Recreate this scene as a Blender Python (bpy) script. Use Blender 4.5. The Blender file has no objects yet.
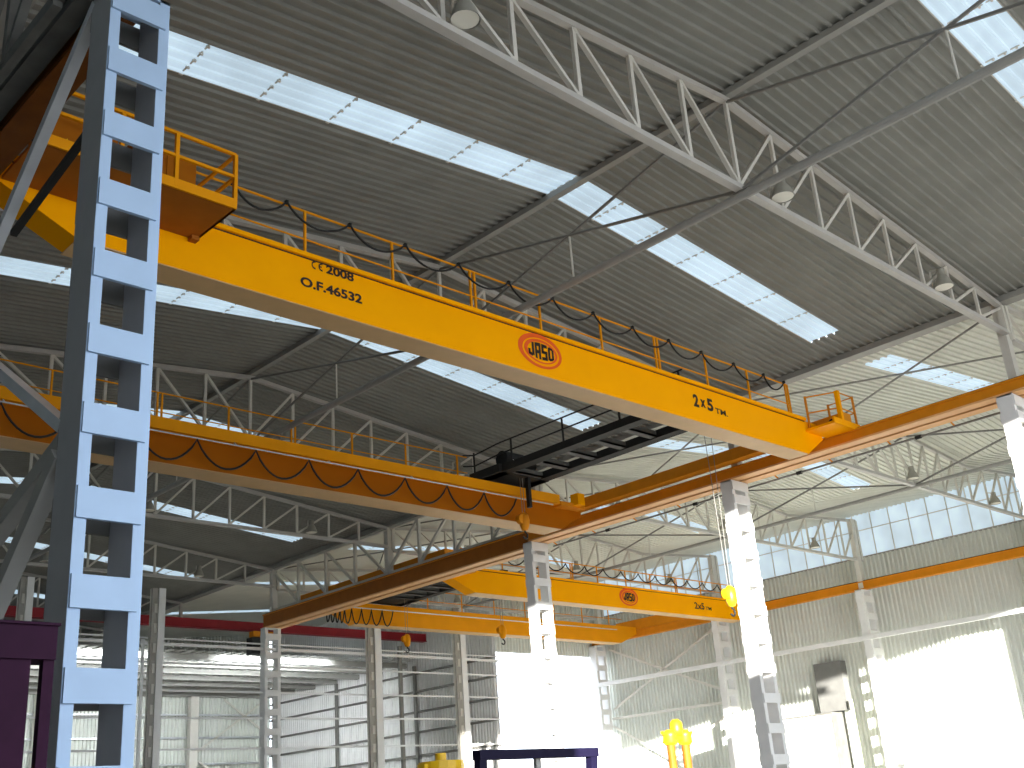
import bpy, math, random
from mathutils import Vector, Matrix
random.seed(7)
S = 2.5            # metres per layout unit
H = 1.6            # eye height of the layout origin above the floor
COL = bpy.context.scene.collection
def W(p): return Vector((p[0]*S, p[1]*S, p[2]*S+H))
FLOOR = -H/S

# ------------------------------------------------------------------ materials
def mat(name, col, rough=0.5, metal=0.0, var=0.12, scale=3.0, emit=None, spec=0.4):
    m = bpy.data.materials.new(name); m.use_nodes = True
    nt = m.node_tree; b = nt.nodes['Principled BSDF']
    tc = nt.nodes.new('ShaderNodeTexCoord'); n = nt.nodes.new('ShaderNodeTexNoise')
    n.inputs['Scale'].default_value = scale; n.inputs['Detail'].default_value = 4
    nt.links.new(tc.outputs['Object'], n.inputs['Vector'])
    r = nt.nodes.new('ShaderNodeValToRGB')
    r.color_ramp.elements[0].position = .3; r.color_ramp.elements[1].position = .7
    r.color_ramp.elements[0].color = (*[c*(1-var) for c in col], 1)
    r.color_ramp.elements[1].color = (*[min(1, c*(1+var*.6)) for c in col], 1)
    nt.links.new(n.outputs['Fac'], r.inputs['Fac'])
    nt.links.new(r.outputs['Color'], b.inputs['Base Color'])
    b.inputs['Roughness'].default_value = rough; b.inputs['Metallic'].default_value = metal
    b.inputs['Specular IOR Level'].default_value = spec
    if emit:
        b.inputs['Emission Color'].default_value = (*emit[0], 1); b.inputs['Emission Strength'].default_value = emit[1]
    return m
def glow(name, col, strength, axis, period):
    """translucent ribbed plastic lit by the sky behind it"""
    m = bpy.data.materials.new(name); m.use_nodes = True
    nt = m.node_tree; b = nt.nodes['Principled BSDF']
    g = nt.nodes.new('ShaderNodeNewGeometry'); sep = nt.nodes.new('ShaderNodeSeparateXYZ')
    nt.links.new(g.outputs['Position'], sep.inputs[0])
    mu = nt.nodes.new('ShaderNodeMath'); mu.operation = 'MULTIPLY'; mu.inputs[1].default_value = 2*math.pi/(period*S)
    nt.links.new(sep.outputs[axis], mu.inputs[0])
    si = nt.nodes.new('ShaderNodeMath'); si.operation = 'SINE'; nt.links.new(mu.outputs[0], si.inputs[0])
    no = nt.nodes.new('ShaderNodeTexNoise'); no.inputs['Scale'].default_value = .9
    nt.links.new(g.outputs['Position'], no.inputs['Vector'])
    a = nt.nodes.new('ShaderNodeMath'); a.operation = 'MULTIPLY_ADD'; a.inputs[1].default_value = .07
    nt.links.new(si.outputs[0], a.inputs[0]); nt.links.new(no.outputs['Fac'], a.inputs[2])
    r = nt.nodes.new('ShaderNodeValToRGB')
    r.color_ramp.elements[0].position = .25; r.color_ramp.elements[1].position = .75
    r.color_ramp.elements[0].color = (*[c*.82 for c in col], 1); r.color_ramp.elements[1].color = (*[min(1, c*1.12) for c in col], 1)
    nt.links.new(a.outputs[0], r.inputs['Fac'])
    b.inputs['Base Color'].default_value = (.25, .28, .3, 1); b.inputs['Roughness'].default_value = .6
    nt.links.new(r.outputs['Color'], b.inputs['Emission Color']); b.inputs['Emission Strength'].default_value = strength
    return m
M = dict(
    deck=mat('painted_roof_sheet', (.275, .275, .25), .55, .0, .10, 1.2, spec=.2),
    deckright=mat('brightened_roof_sheet', (.68, .68, .61), .55, .0, .06, 1.2, spec=.2),  # right-bay roof sheet paled to carry that bay's brighter light
    concretepale=mat('light_bounce_floor', (.66, .66, .62), .6, .0, .08, .6),
    truss=mat('grey_truss_paint', (.66, .64, .58), .5, .0, .05, spec=.25),
    beamgrey=mat('grey_steel_paint', (.34, .335, .31), .5, .0, .08, spec=.2),
    white=mat('white_column_paint', (.80, .80, .79), .45, .0, .04, spec=.25),
    chord=mat('grey_chord_paint', (.50, .485, .455), .5, .0, .06, spec=.2),
    skywhite=mat('sky_tinted_white_paint', (.39, .52, .69), .45, .0, .04, spec=.2),  # white paint with the blue sky light put into its colour
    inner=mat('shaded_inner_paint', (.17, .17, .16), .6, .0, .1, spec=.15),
    wallsheet=mat('wall_sheet', (.70, .72, .67), .5, .0, .05, 1.0, spec=.25),
    sideshade=mat('shaded_column_side', (.40, .41, .43), .55, .0, .06, spec=.15),  # leg sides darkened to carry their shade
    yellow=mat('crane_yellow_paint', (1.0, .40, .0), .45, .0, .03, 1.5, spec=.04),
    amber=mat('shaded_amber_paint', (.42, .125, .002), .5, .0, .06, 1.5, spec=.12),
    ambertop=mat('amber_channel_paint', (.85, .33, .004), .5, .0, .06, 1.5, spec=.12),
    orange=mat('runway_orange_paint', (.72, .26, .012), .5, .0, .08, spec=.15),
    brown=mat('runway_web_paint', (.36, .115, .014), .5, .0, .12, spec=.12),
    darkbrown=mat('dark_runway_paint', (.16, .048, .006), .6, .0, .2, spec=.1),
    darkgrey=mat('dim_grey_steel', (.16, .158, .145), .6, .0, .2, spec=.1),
    peach=mat('faded_flange_paint', (.80, .45, .20), .5, .0, .06, spec=.12),
    black=mat('black_rubber', (.012, .012, .012), .6, .0, .2),
    dark=mat('dark_trolley_paint', (.03, .03, .028), .6, .0, .2, spec=.12),
    grille=mat('zinc_grating', (.10, .10, .095), .6, .0, .1, spec=.15),
    red=mat('red_beam_paint', (.30, .010, .018), .5, .0, .1),
    purple=mat('dark_purple_paint', (.030, .007, .023), .6, .0, .2, spec=.08),
    navy=mat('navy_frame_paint', (.010, .008, .028), .5, .0, .2, spec=.1),
    logo_red=mat('orange_red_vinyl', (.80, .10, .004), .5, .0, .03),
    letter=mat('black_vinyl', (.02, .008, .006), .5, .0, .03),
    hook=mat('hook_yellow_paint', (.85, .52, .01), .4, .0, .04),
    gal=mat('galvanised_steel', (.62, .64, .66), .35, .5, .1),
    lampm=mat('cast_lamp_housing', (.36, .35, .30), .5, .1, .1),
    lampglass=mat('lamp_glass', (.85, .82, .72), .3, .0, .03),
    rod=mat('brace_rod_paint', (.22, .215, .20), .5, .2, .08),
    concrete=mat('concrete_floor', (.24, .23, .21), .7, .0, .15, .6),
    yard=mat('outside_ground', (.22, .21, .19), .8, .0, .1, .5),
    soffit=mat('low_roof_sheet', (.62, .62, .60), .5, .0, .2, 1.5),
    pipe=mat('pale_green_pipe', (.55, .62, .38), .5, .0, .05),
    blue=mat('blue_plastic', (.25, .36, .6), .5, .0, .1),
)
M['sky_x'] = glow('skylight_sheet', (.47, .61, .72), 1.0, 1, .0867)
M['sky_w'] = glow('window_sheet', (.50, .62, .70), 1.0, 1, .36)

# ------------------------------------------------------------------ mesh builder (layout units)
class MB:
    def __init__(s): s.v = []; s.f = []
    def add(s, vs, fs):
        o = len(s.v); s.v += [tuple(v) for v in vs]; s.f += [tuple(i+o for i in f) for f in fs]; return s
    def box(s, x0, x1, y0, y1, z0, z1):
        return s.add([(x0,y0,z0),(x1,y0,z0),(x1,y1,z0),(x0,y1,z0),(x0,y0,z1),(x1,y0,z1),(x1,y1,z1),(x0,y1,z1)],
                     [(0,3,2,1),(4,5,6,7),(0,1,5,4),(1,2,6,5),(2,3,7,6),(3,0,4,7)])
    def frame(s, p, q, up=(0,0,1)):
        p = Vector(p); q = Vector(q); d = (q-p).normalized(); u = Vector(up)
        if abs(d.dot(u)) > .98: u = Vector((0,1,0))
        a = d.cross(u).normalized(); b = a.cross(d).normalized(); return p, q, a, b
    def bar(s, p, q, w, h=None, up=(0,0,1)):
        h = h or w; p, q, a, b = s.frame(p, q, up); c = [(-1,-1),(1,-1),(1,1),(-1,1)]
        return s.add([e+a*(i*w/2)+b*(j*h/2) for e in (p,q) for i,j in c],
                     [(0,1,2,3),(7,6,5,4),(0,4,5,1),(1,5,6,2),(2,6,7,3),(3,7,4,0)])
    def tube(s, p, q, r, n=8, r2=None):
        r2 = r if r2 is None else r2; p, q, a, b = s.frame(p, q)
        vs = [e+a*(math.cos(2*math.pi*k/n)*rr)+b*(math.sin(2*math.pi*k/n)*rr) for e, rr in ((p,r),(q,r2)) for k in range(n)]
        fs = [(k,(k+1)%n,n+(k+1)%n,n+k) for k in range(n)]+[tuple(range(n-1,-1,-1)),tuple(range(n,2*n))]
        return s.add(vs, fs)
    def path(s, pts, r, n=6):
        pts = [Vector(p) for p in pts]; rings = []
        for i, p in enumerate(pts):
            d = (pts[min(i+1,len(pts)-1)]-pts[max(i-1,0)]).normalized(); u = Vector((0,1,0))
            if abs(d.dot(u)) > .95: u = Vector((0,0,1))
            a = d.cross(u).normalized(); b = a.cross(d)
            rings.append([p+a*(math.cos(2*math.pi*k/n)*r)+b*(math.sin(2*math.pi*k/n)*r) for k in range(n)])
        vs = [v for rg in rings for v in rg]; fs = []
        for i in range(len(pts)-1):
            for k in range(n): fs.append((i*n+k, i*n+(k+1)%n, (i+1)*n+(k+1)%n, (i+1)*n+k))
        fs += [tuple(range(n-1,-1,-1)), tuple((len(pts)-1)*n+k for k in range(n))]
        return s.add(vs, fs)
    def prism(s, poly, y0, y1):
        """poly of (x, z) extruded along y"""
        n = len(poly)
        return s.add([(x,y0,z) for x,z in poly]+[(x,y1,z) for x,z in poly],
                     [(k,(k+1)%n,n+(k+1)%n,n+k) for k in range(n)]+[tuple(range(n-1,-1,-1)),tuple(range(n,2*n))])
    def prism_y(s, poly, x0, x1):
        """poly of (y, z) extruded along x"""
        n = len(poly)
        return s.add([(x0,y,z) for y,z in poly]+[(x1,y,z) for y,z in poly],
                     [(k,(k+1)%n,n+(k+1)%n,n+k) for k in range(n)]+[tuple(range(n-1,-1,-1)),tuple(range(n,2*n))])
    def lathe(s, prof, c, n=20):
        """prof of (r, z) about vertical axis through c"""
        vs = [(c[0]+r*math.cos(2*math.pi*k/n), c[1]+r*math.sin(2*math.pi*k/n), c[2]+z) for r,z in prof for k in range(n)]
        fs = [(i*n+k, i*n+(k+1)%n, (i+1)*n+(k+1)%n, (i+1)*n+k) for i in range(len(prof)-1) for k in range(n)]
        return s.add(vs, fs)
    def build(s, name, m, parent=None, smooth=False):
        me = bpy.data.meshes.new(name)
        off = Vector(parent['_o']) if parent is not None else None
        if off is None:
            xs = [W(v) for v in s.v]
            lo = Vector((min(v.x for v in xs), min(v.y for v in xs), min(v.z for v in xs)))
            hi = Vector((max(v.x for v in xs), max(v.y for v in xs), max(v.z for v in xs)))
            off = Vector(((lo.x+hi.x)/2, (lo.y+hi.y)/2, lo.z))
        me.from_pydata([W(v)-off for v in s.v], [], s.f); me.update()
        me.materials.append(M[m])
        if smooth:
            for p in me.polygons: p.use_smooth = True
        o = bpy.data.objects.new(name, me); COL.objects.link(o)
        if parent is not None: o.parent = parent; o['_o'] = parent['_o']
        else: o.location = off; o['_o'] = tuple(off)
        return o
def thing(name, label, cat, base, group=None):
    o = bpy.data.objects.new(name, None); COL.objects.link(o); o.empty_display_size = .3
    w = W(base); o.location = w; o['_o'] = tuple(w); o['label'] = label; o['category'] = cat
    if group: o['group'] = group
    return o
def tag(o, label, cat, group=None, kind=None):
    o['label'] = label; o['category'] = cat
    if group: o['group'] = group
    if kind: o['kind'] = kind
    return o
def struct(o): o['kind'] = 'structure'; return o
def kids(o): return [c for c in bpy.data.objects if c.parent == o]
def dup(root, d, label, group=None):
    ch = {}
    for c in list(bpy.data.objects):
        if c.parent is not None: ch.setdefault(c.parent.name, []).append(c)
    def cp(o, parent):
        n = o.copy(); COL.objects.link(n)
        if parent is not None: n.parent = parent
        for c in ch.get(o.name, []): cp(c, n)
        return n
    r = cp(root, None); r.location = root.location+Vector(d)*S; r['label'] = label
    if group: r['group'] = group
    return r

# ------------------------------------------------------------------ layout numbers
YT = [3.5+3.125*k for k in range(7)]           # truss lines
XR = 5.87                                       # ridge of the main bay
ROOF0 = [(-7.0,4.24),(-2.7,4.66),(1.6,4.24)]
ROOF1 = [(1.6,4.24),(XR,4.665),(10.15,4.24)]
ROOF2 = [(10.15,4.24),(14.38,4.63),(16.1,4.46),(18.62,4.72)]
def zroof(poly, x):
    for (a,za),(b,zb) in zip(poly, poly[1:]):
        if a-1e-6 <= x <= b+1e-6: return za+(zb-za)*(x-a)/(b-a)
P = 3.125/36
def corr(mb, poly, x0, x1, y0, y1, h=.021):
    """corrugated sheet, ribs running along x between y0 and y1"""
    xs = [x0]+[x for x,_ in poly if x0 < x < x1]+[x1]
    n = max(1, round((y1-y0)/P)); p = (y1-y0)/n; ys = []
    for i in range(n):
        b = y0+i*p; ys += [(b,0),(b+p*.68,0),(b+p*.76,-h),(b+p*.92,-h)]
    ys.append((y1,0)); vs = []
    for x in xs:
        z = zroof(poly, x); vs += [(x,y,z+dz) for y,dz in ys]
    m = len(ys); fs = []
    for i in range(len(xs)-1):
        for k in range(m-1): fs.append((i*m+k, i*m+k+1, (i+1)*m+k+1, (i+1)*m+k))
    mb.add(vs, fs)
def corr_wall(mb, axis, c, a0, a1, z0, z1, h=.034, p=.085, zt=None):
    """sheet with vertical ribs; axis 'x': wall in plane x=c running along y; 'y': plane y=c along x"""
    n = max(1, round((a1-a0)/p)); p = (a1-a0)/n; pts = []
    for i in range(n):
        b = a0+i*p; pts += [(b,0),(b+p*.45,0),(b+p*.6,h),(b+p*.85,h)]
    pts.append((a1,0)); vs = []
    for a,d in pts:
        for top in (0,1):
            z = (zt(a) if zt else z1) if top else z0
            vs.append((c-d,a,z) if axis == 'x' else (a,c-d,z))
    mb.add(vs, [(2*k,2*k+2,2*k+3,2*k+1) for k in range(len(pts)-1)])

# ------------------------------------------------------------------ setting: floor, roofs, skylights
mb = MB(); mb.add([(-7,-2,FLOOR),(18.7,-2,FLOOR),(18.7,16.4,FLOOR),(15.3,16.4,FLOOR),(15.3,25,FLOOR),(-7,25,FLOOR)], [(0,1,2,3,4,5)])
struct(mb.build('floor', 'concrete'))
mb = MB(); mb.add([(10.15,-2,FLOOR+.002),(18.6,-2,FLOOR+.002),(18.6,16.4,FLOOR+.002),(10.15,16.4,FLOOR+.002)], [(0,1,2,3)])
struct(mb.build('floor_bounce', 'concretepale'))  # pale sheet added over the floor to bounce light upward
mb = MB(); mb.add([(-80,-80,FLOOR-.02),(100,-80,FLOOR-.02),(100,120,FLOOR-.02),(-80,120,FLOOR-.02)], [(0,1,2,3)])
struct(mb.build('ground', 'yard'))
Y0, Y1 = YT[0]-5.6, 24.9
def skyc():
    return [1.94, 5.055, 8.25, 11.36, 14.5, 17.6, 20.7]
SW = P*2
YE = 16.4
def roof(name, poly, xa, xb, Y0=Y0, Y1=Y1):
    mb = MB(); y = Y0
    for c in [c for c in skyc() if Y0 < c < Y1]:
        corr(mb, poly, poly[0][0], poly[-1][0], y, c-SW)
        corr(mb, poly, poly[0][0], xa, c-SW, c+SW); corr(mb, poly, xb, poly[-1][0], c-SW, c+SW)
        y = c+SW
    corr(mb, poly, poly[0][0], poly[-1][0], y, Y1)
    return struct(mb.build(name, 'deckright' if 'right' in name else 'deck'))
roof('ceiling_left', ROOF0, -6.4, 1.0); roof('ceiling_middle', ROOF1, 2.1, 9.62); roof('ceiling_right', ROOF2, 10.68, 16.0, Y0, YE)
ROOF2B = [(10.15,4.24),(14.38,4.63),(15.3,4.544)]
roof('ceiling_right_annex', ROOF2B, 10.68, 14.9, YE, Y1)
wn = 0
for poly, xa, xb, seams in ((ROOF0,-6.4,1.0,[]),(ROOF1,2.1,9.62,[2.64+.535*i for i in range(13)]),(ROOF2,10.68,16.0,[11.1+.535*i for i in range(9)]),(ROOF2B,10.68,14.9,[11.1+.535*i for i in range(7)])):
    for c in skyc():
        if (poly is ROOF2 and c > YE) or (poly is ROOF2B and c < YE): continue
        wn += 1; mb = MB(); corr(mb, poly, xa, xb, c-SW, c+SW, .012)
        o = struct(mb.build('window_%d' % wn, 'sky_x'))
        if seams:
            mb = MB()
            for x in seams:
                z = zroof(poly, x)-.004; mb.bar((x,c-SW,z),(x,c+SW,z), .010, .006)
                for k in range(5): mb.box(x-.012, x+.012, c-SW+.02+k*P*.93, c-SW+.034+k*P*.93, z-.012, z)
            for yy in (c-SW, c+SW):
                for (a,za),(b,zb) in zip(poly, poly[1:]):
                    a2, b2 = max(a,xa), min(b,xb)
                    if b2 > a2: mb.bar((a2,yy,zroof(poly,a2)-.004),(b2,yy,zroof(poly,b2)-.004), .012, .008)
            mb.build('seam', 'truss', o)

# ------------------------------------------------------------------ setting: walls
XW = 18.6
mb = MB(); corr_wall(mb, 'x', XW, -2.1, 16.3, FLOOR, 3.92); struct(mb.build('wall_right', 'wallsheet'))
mb = MB(); mb.box(XW+.01, XW+.05, -2.1, 16.35, FLOOR, 3.9); struct(mb.build('wall_right_backing', 'beamgrey'))
mb = MB(); mb.add([(XW,-2.1,3.93),(XW,16.35,3.93),(XW,16.35,4.76),(XW,-2.1,4.76)], [(0,1,2,3)])
o = struct(mb.build('window_40', 'sky_w'))
mb = MB()
for k in range(60):
    y = 3.44+.36*k
    if y < 16.3: mb.box(XW-.02, XW-.004, y-.008, y+.008, 3.93, 4.74)
mb.build('mullion', 'truss', o)
mb = MB(); mb.box(XW-.02, XW-.004, 2, 16.3, 4.405, 4.42); mb.build('transom', 'truss', o)
mb = MB(); mb.box(XW-.03, XW, 2, 16.3, 3.915, 3.94); mb.build('window_sill', 'beamgrey', o)
# near end of the hall, behind the viewer: openings and pier shaped to place the sun patches
mb = MB(); YN = -2.05
mb.box(-7,.2,YN-.05,YN,FLOOR,4.7); mb.box(.2,4.6,YN-.05,YN,4.25,4.7); mb.box(3.0,4.2,YN-.05,YN,FLOOR,2.55)  # low pier panel added to keep sun off one column's foot
mb.box(4.6,11.1,YN-.05,YN,3.87,4.7); mb.box(11.1,18.7,YN-.05,YN,FLOOR,4.75)
struct(mb.build('wall_near', 'wallsheet'))
mb = MB(); mb.box(-7.05,-7,-2.1,24.9,FLOOR,4.4); struct(mb.build('wall_left', 'wallsheet'))
# gable over the open end door of the right bay
mb = MB(); corr_wall(mb, 'y', 16.25, 15.3, 18.6, 3.05, 4.6, zt=lambda x: zroof(ROOF2, x)); struct(mb.build('wall_far_right', 'wallsheet'))
# annex behind the end line
mb = MB(); corr_wall(mb, 'x', 15.3, 16.2, 24.2, FLOOR, 4.54); struct(mb.build('wall_annex_side', 'white'))
mb = MB(); corr_wall(mb, 'y', 24.3, -6.9, 15.3, FLOOR, 4.3); struct(mb.build('wall_far', 'wallsheet'))
mb = MB(); corr_wall(mb, 'y', 24.35, -6.9, 15.3, 3.3, 4.2, zt=lambda x: zroof(ROOF0 if x < 1.6 else ROOF1 if x < 10.15 else ROOF2, x)); struct(mb.build('wall_far_gable', 'wallsheet'))
mb = MB(); n = 66
for i in range(n):
    x = 2.0+i*.2; mb.add([(x,18.5,3.2),(x+.13,18.5,3.2),(x+.13,24.3,3.2),(x,24.3,3.2)], [(0,1,2,3)])
    mb.add([(x+.13,18.5,3.2),(x+.2,18.5,3.23),(x+.2,24.3,3.23),(x+.13,24.3,3.2)], [(0,1,2,3)])
struct(mb.build('ceiling_annex', 'soffit'))
mb = MB()
for i in range(7): mb.box(2.0, 15.25, 18.9+i*.85, 18.98+i*.85, 3.10, 3.2)
struct(mb.build('trim_annex_joists', 'beamgrey'))
# rails of the annex back wall and side partition
k = 0
for z in (.86, 1.31, 1.77, 2.17, 2.58, 2.95):
    k += 1
    mb = MB(); mb.box(15.22, 15.28, 16.2, 24.2, z-.02, z+.02); struct(mb.build('trim_%d' % k, 'rod'))
    k += 1
    mb = MB(); mb.box(-2, 15.2, 24.15, 24.24, z*1.25-.02, z*1.25+.02); struct(mb.build('trim_%d' % k, 'gal'))

# ------------------------------------------------------------------ roof trusses
TG = 'grey lattice roof trusses'
def ztop1(x): return 4.585-.103*abs(x-XR)
def make_truss(label, xs, ztop, zbot, y, ridge, cat='roof truss', group=TG):
    t = thing('roof_truss', label, cat, (xs[0], y, zbot), group)
    mb = MB()
    for a, b in zip(xs, xs[1:]): mb.bar((a,y,ztop(a)),(b,y,ztop(b)), .050, .04)
    mb.build('top_chord', 'chord', t)
    mb = MB(); mb.bar((xs[0],y,zbot),(xs[-1],y,zbot), .058, .04); mb.build('bottom_chord', 'chord', t)
    for i, x in enumerate(xs):
        mb = MB(); e = i in (0, len(xs)-1)
        mb.bar((x,y,zbot),(x,y,ztop(x)), .05 if e else .030, .06 if e else .024); mb.build('vertical', 'truss', t)
    for a, b in zip(xs, xs[1:]):
        hi, lo = (a, b) if (a+b)/2 < ridge else (b, a)
        mb = MB(); mb.bar((hi,y,ztop(hi)-.02),(lo,y,zbot+.02), .030, .024); mb.build('diagonal', 'truss', t)
    return t
xs1 = [XR+.53*k for k in range(-8, 9)]
T1 = make_truss('nearest grey lattice truss, high at top right, with bell lamps on it', xs1, ztop1, 3.87, YT[0], XR)
ordn = ['nearest', 'second', 'third', 'fourth', 'fifth', 'sixth', 'seventh']
lab1 = {1:'second grey lattice truss of the middle bay, just behind the near yellow girder',
 2:'third grey lattice truss of the middle bay, above the far yellow girder handrail',
 3:'fourth grey lattice truss of the middle bay, seen below the far yellow girder',
 4:'fifth grey lattice truss of the middle bay, ending over the last lattice column',
 5:'sixth lattice truss of the middle bay, over the red beam',
 6:'last dim lattice truss of the middle bay, at the back wall'}
for k in range(1, 7): dup(T1, (0, YT[k]-YT[0], 0), lab1[k])
def ztop2(x):
    pts = [(10.15,4.16),(14.38,4.53),(16.1,4.37),(18.35,4.55)]
    return zroof(pts, min(max(x,10.15),18.35))
xs2 = [10.2+.5225*k for k in range(9)]+[14.38+.43*k for k in range(1,5)]+[16.1+.5625*k for k in range(1,5)]
T2 = make_truss('nearest right-bay truss, starting at the right edge column top', xs2, ztop2, 3.82, YT[0], 14.38)
lab2 = {1:'second right-bay lattice truss, peak above the grey tube at right',
 2:'third right-bay lattice truss, left of the window band by the lit column',
 3:'fourth right-bay lattice truss, above the far crane logo girder',
 4:'fifth right-bay lattice truss, over the end door gable',
 5:'sixth right-bay truss, beyond the end door gable', 6:'last right-bay truss at the back wall'}
for k in range(1, 5): dup(T2, (0, YT[k]-YT[0], 0), lab2[k])

# ridge beams, ridge tubes, valley beams, bracing
def longi(name, label, x, z, w, h, y0, y1, m, cat='beam', shape='bar'):
    mb = MB()
    if shape == 'bar': mb.bar((x,y0,z),(x,y1,z), w, h)
    else: mb.tube((x,y0,z),(x,y1,z), w, 10)
    return tag(mb.build(name, m), label, cat)
YB0 = YT[0]-3.125
longi('ridge_beam', 'grey beam under the roof peak of the middle bay', XR, 4.625, .06, .05, YB0-1, 24, 'beamgrey')
longi('ridge_beam', 'grey beam under the roof peak of the right bay', 14.38, 4.59, .06, .05, YB0-1, 16.3, 'beamgrey')
longi('ridge_tube', 'long round grey tube along the truss bottoms, middle of the middle bay', XR+.02, 3.82, .032, 0, YB0-1, 24, 'beamgrey', 'tube', 'tube')
longi('ridge_tube', 'long round grey tube along the truss bottoms of the right bay', 14.30, 3.80, .026, 0, YB0-1, 15.95, 'beamgrey', 'tube', 'tube')
longi('valley_gutter', 'grey gutter beam between middle and right roofs', 10.15, 4.205, .14, .06, YB0-1, 24, 'beamgrey', 'gutter')
longi('valley_gutter', 'grey gutter beam over the left foreground column row', 1.6, 4.205, .14, .06, YB0-1, 24, 'beamgrey', 'gutter')
def brace(label, x, zt, zb, y0, y1):
    t = thing('ridge_brace', label, 'bracing', (x, y0, zb), 'crossed rods under the roof ridges')
    for a, b in (((x,y0,zt),(x,y1,zb)), ((x,y0,zb),(x,y1,zt))):
        mb = MB(); mb.tube(a, b, .013, 6); mb.build('rod', 'rod', t)
    ym = (y0+y1)/2; mb = MB(); mb.tube((x,ym,(zt+zb)/2),(x,ym,zb), .008, 6); mb.build('hanger', 'truss', t)
where = ['in front of the nearest truss', 'between the first and second trusses', 'between the second and third trusses', 'between the third and fourth trusses', 'between the fourth and fifth trusses', 'beyond the fifth truss']
for k in range(-1, 5):
    a, b = YT[0]+3.125*k, YT[0]+3.125*(k+1)
    brace('crossed grey rods under the middle-bay ridge, '+where[k+1], XR, 4.57, 3.85, a, b)
    brace('crossed grey rods under the right-bay ridge, '+where[k+1], 14.33, 4.53, 3.83, a, b)
for k in range(0, 4):
    a, b = YT[k], YT[k+1]
    t = thing('roof_brace', 'crossed thin rods beside the middle column row, '+where[k+1], 'bracing', (10.2, a, 4.2), 'crossed rods in the right-bay roof')
    for p, q in (((10.2,a,4.17),(12.3,b,4.33)), ((12.3,a,4.33),(10.2,b,4.17))):
        mb = MB(); mb.tube(p, q, .011, 6); mb.build('rod', 'rod', t)

# ------------------------------------------------------------------ lattice columns
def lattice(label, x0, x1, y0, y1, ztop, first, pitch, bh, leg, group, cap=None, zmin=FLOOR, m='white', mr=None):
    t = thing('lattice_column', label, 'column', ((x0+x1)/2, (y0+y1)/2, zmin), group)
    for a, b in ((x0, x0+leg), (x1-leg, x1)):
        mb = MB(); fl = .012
        mb.box(a, b, y0+.004, y1-.004, zmin, ztop); lg = mb.build('leg', 'sideshade' if mr else m, t)
        if mr: MB().box(a, b, y0, y0+.0035, zmin, ztop).build('front_flange', m, lg)  # thin front sheet only carries the sky tint
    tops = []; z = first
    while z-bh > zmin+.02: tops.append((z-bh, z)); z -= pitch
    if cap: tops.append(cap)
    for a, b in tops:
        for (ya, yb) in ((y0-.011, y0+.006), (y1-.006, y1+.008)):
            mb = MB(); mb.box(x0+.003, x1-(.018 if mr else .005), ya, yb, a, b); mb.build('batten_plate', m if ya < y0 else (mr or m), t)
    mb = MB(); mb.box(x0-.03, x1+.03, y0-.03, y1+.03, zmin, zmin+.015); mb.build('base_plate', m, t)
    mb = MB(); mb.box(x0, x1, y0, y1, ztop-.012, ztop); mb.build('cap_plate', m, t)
    return t
CG = 'white lattice crane columns'
lattice('huge sky-tinted white lattice column in the left foreground', 1.478, 1.728, 3.545, 3.73, 3.26, 3.222, .298, .110, .043, CG, m='skywhite', mr='inner')
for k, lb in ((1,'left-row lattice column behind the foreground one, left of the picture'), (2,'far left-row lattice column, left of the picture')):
    lattice(lb, 1.478, 1.728, 3.545+3.125*k, 3.73+3.125*k, 3.26, 3.222, .298, .110, .043, CG, m='skywhite', mr='inner')
for k, lb in ((0,'white lattice column at the right picture edge under the orange runway'),
              (1,'tall bright white lattice column right of the yellow hook'),
              (2,'white lattice column under the orange runway, left of the bright door'),
              (4,'most distant narrow lattice column where the orange runway ends at left')):
    lattice(lb, 10.0, 10.30, 3.545+3.125*k, 3.69+3.125*k, 3.265 if k < 4 else 3.2, 3.10, .300, .098, .055, CG, cap=(3.155, 3.25) if k < 4 else None)
for k, lb in ((1,'right wall lattice column nearest, at the right picture edge'),(2,'lattice column on the right wall beside the window band'),
              (3,'lattice column on the right wall under the far crane girder end')):
    lattice(lb, 18.0, 18.36, 3.42+3.125*k, 3.56+3.125*k, 3.27, 3.16, .30, .11, .07, CG)
lattice('corner lattice column beside the bright end door', 18.04, 18.36, 16.02, 16.2, 3.27, 3.16, .30, .11, .07, CG)
# slim posts from crane column heads to the roof
PG = 'roof posts above the column rows'
def post(label, x, y, z0, z1, w=.10, d=.08, m='truss', grp=PG):
    t = thing('roof_post', label, 'post', (x, y, z0), grp)
    mb = MB(); mb.box(x-w/2, x+w/2, y-d/2, y-d/2+.012, z0, z1); mb.build('flange', m, t)
    mb = MB(); mb.box(x-w/2, x+w/2, y+d/2-.012, y+d/2, z0, z1); mb.build('flange', m, t)
    mb = MB(); mb.box(x-w/2, x-w/2+.012, y-d/2+.012, y+d/2-.012, z0, z1); mb.box(x+w/2-.012, x+w/2, y-d/2+.012, y+d/2-.012, z0, z1); mb.build('web', m, t)
    return t
for k, lb in ((0,'grey roof post rising from the right edge column'),(1,'grey roof post behind the runway above the bright column'),
              (2,'grey roof post on the column left of the door'),(3,'short grey roof post standing on the runway, no column below'),
              (4,'grey roof post over the most distant lattice column')):
    post(lb, 10.15, YT[k]+.04, 3.42, 4.18)
for k in (0,1,2): post('grey roof post over the left row, '+['foreground column','second column','third column'][k], 1.6, YT[k]+.13, 3.27, 4.18)
for k in (1,2,3,4): post('pale roof post on the right wall, '+['near the picture edge','right of the window band start','above the far crane end','at the far corner'][k-1], 18.2, YT[k], 3.27, 4.56, .11, .09)

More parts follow.
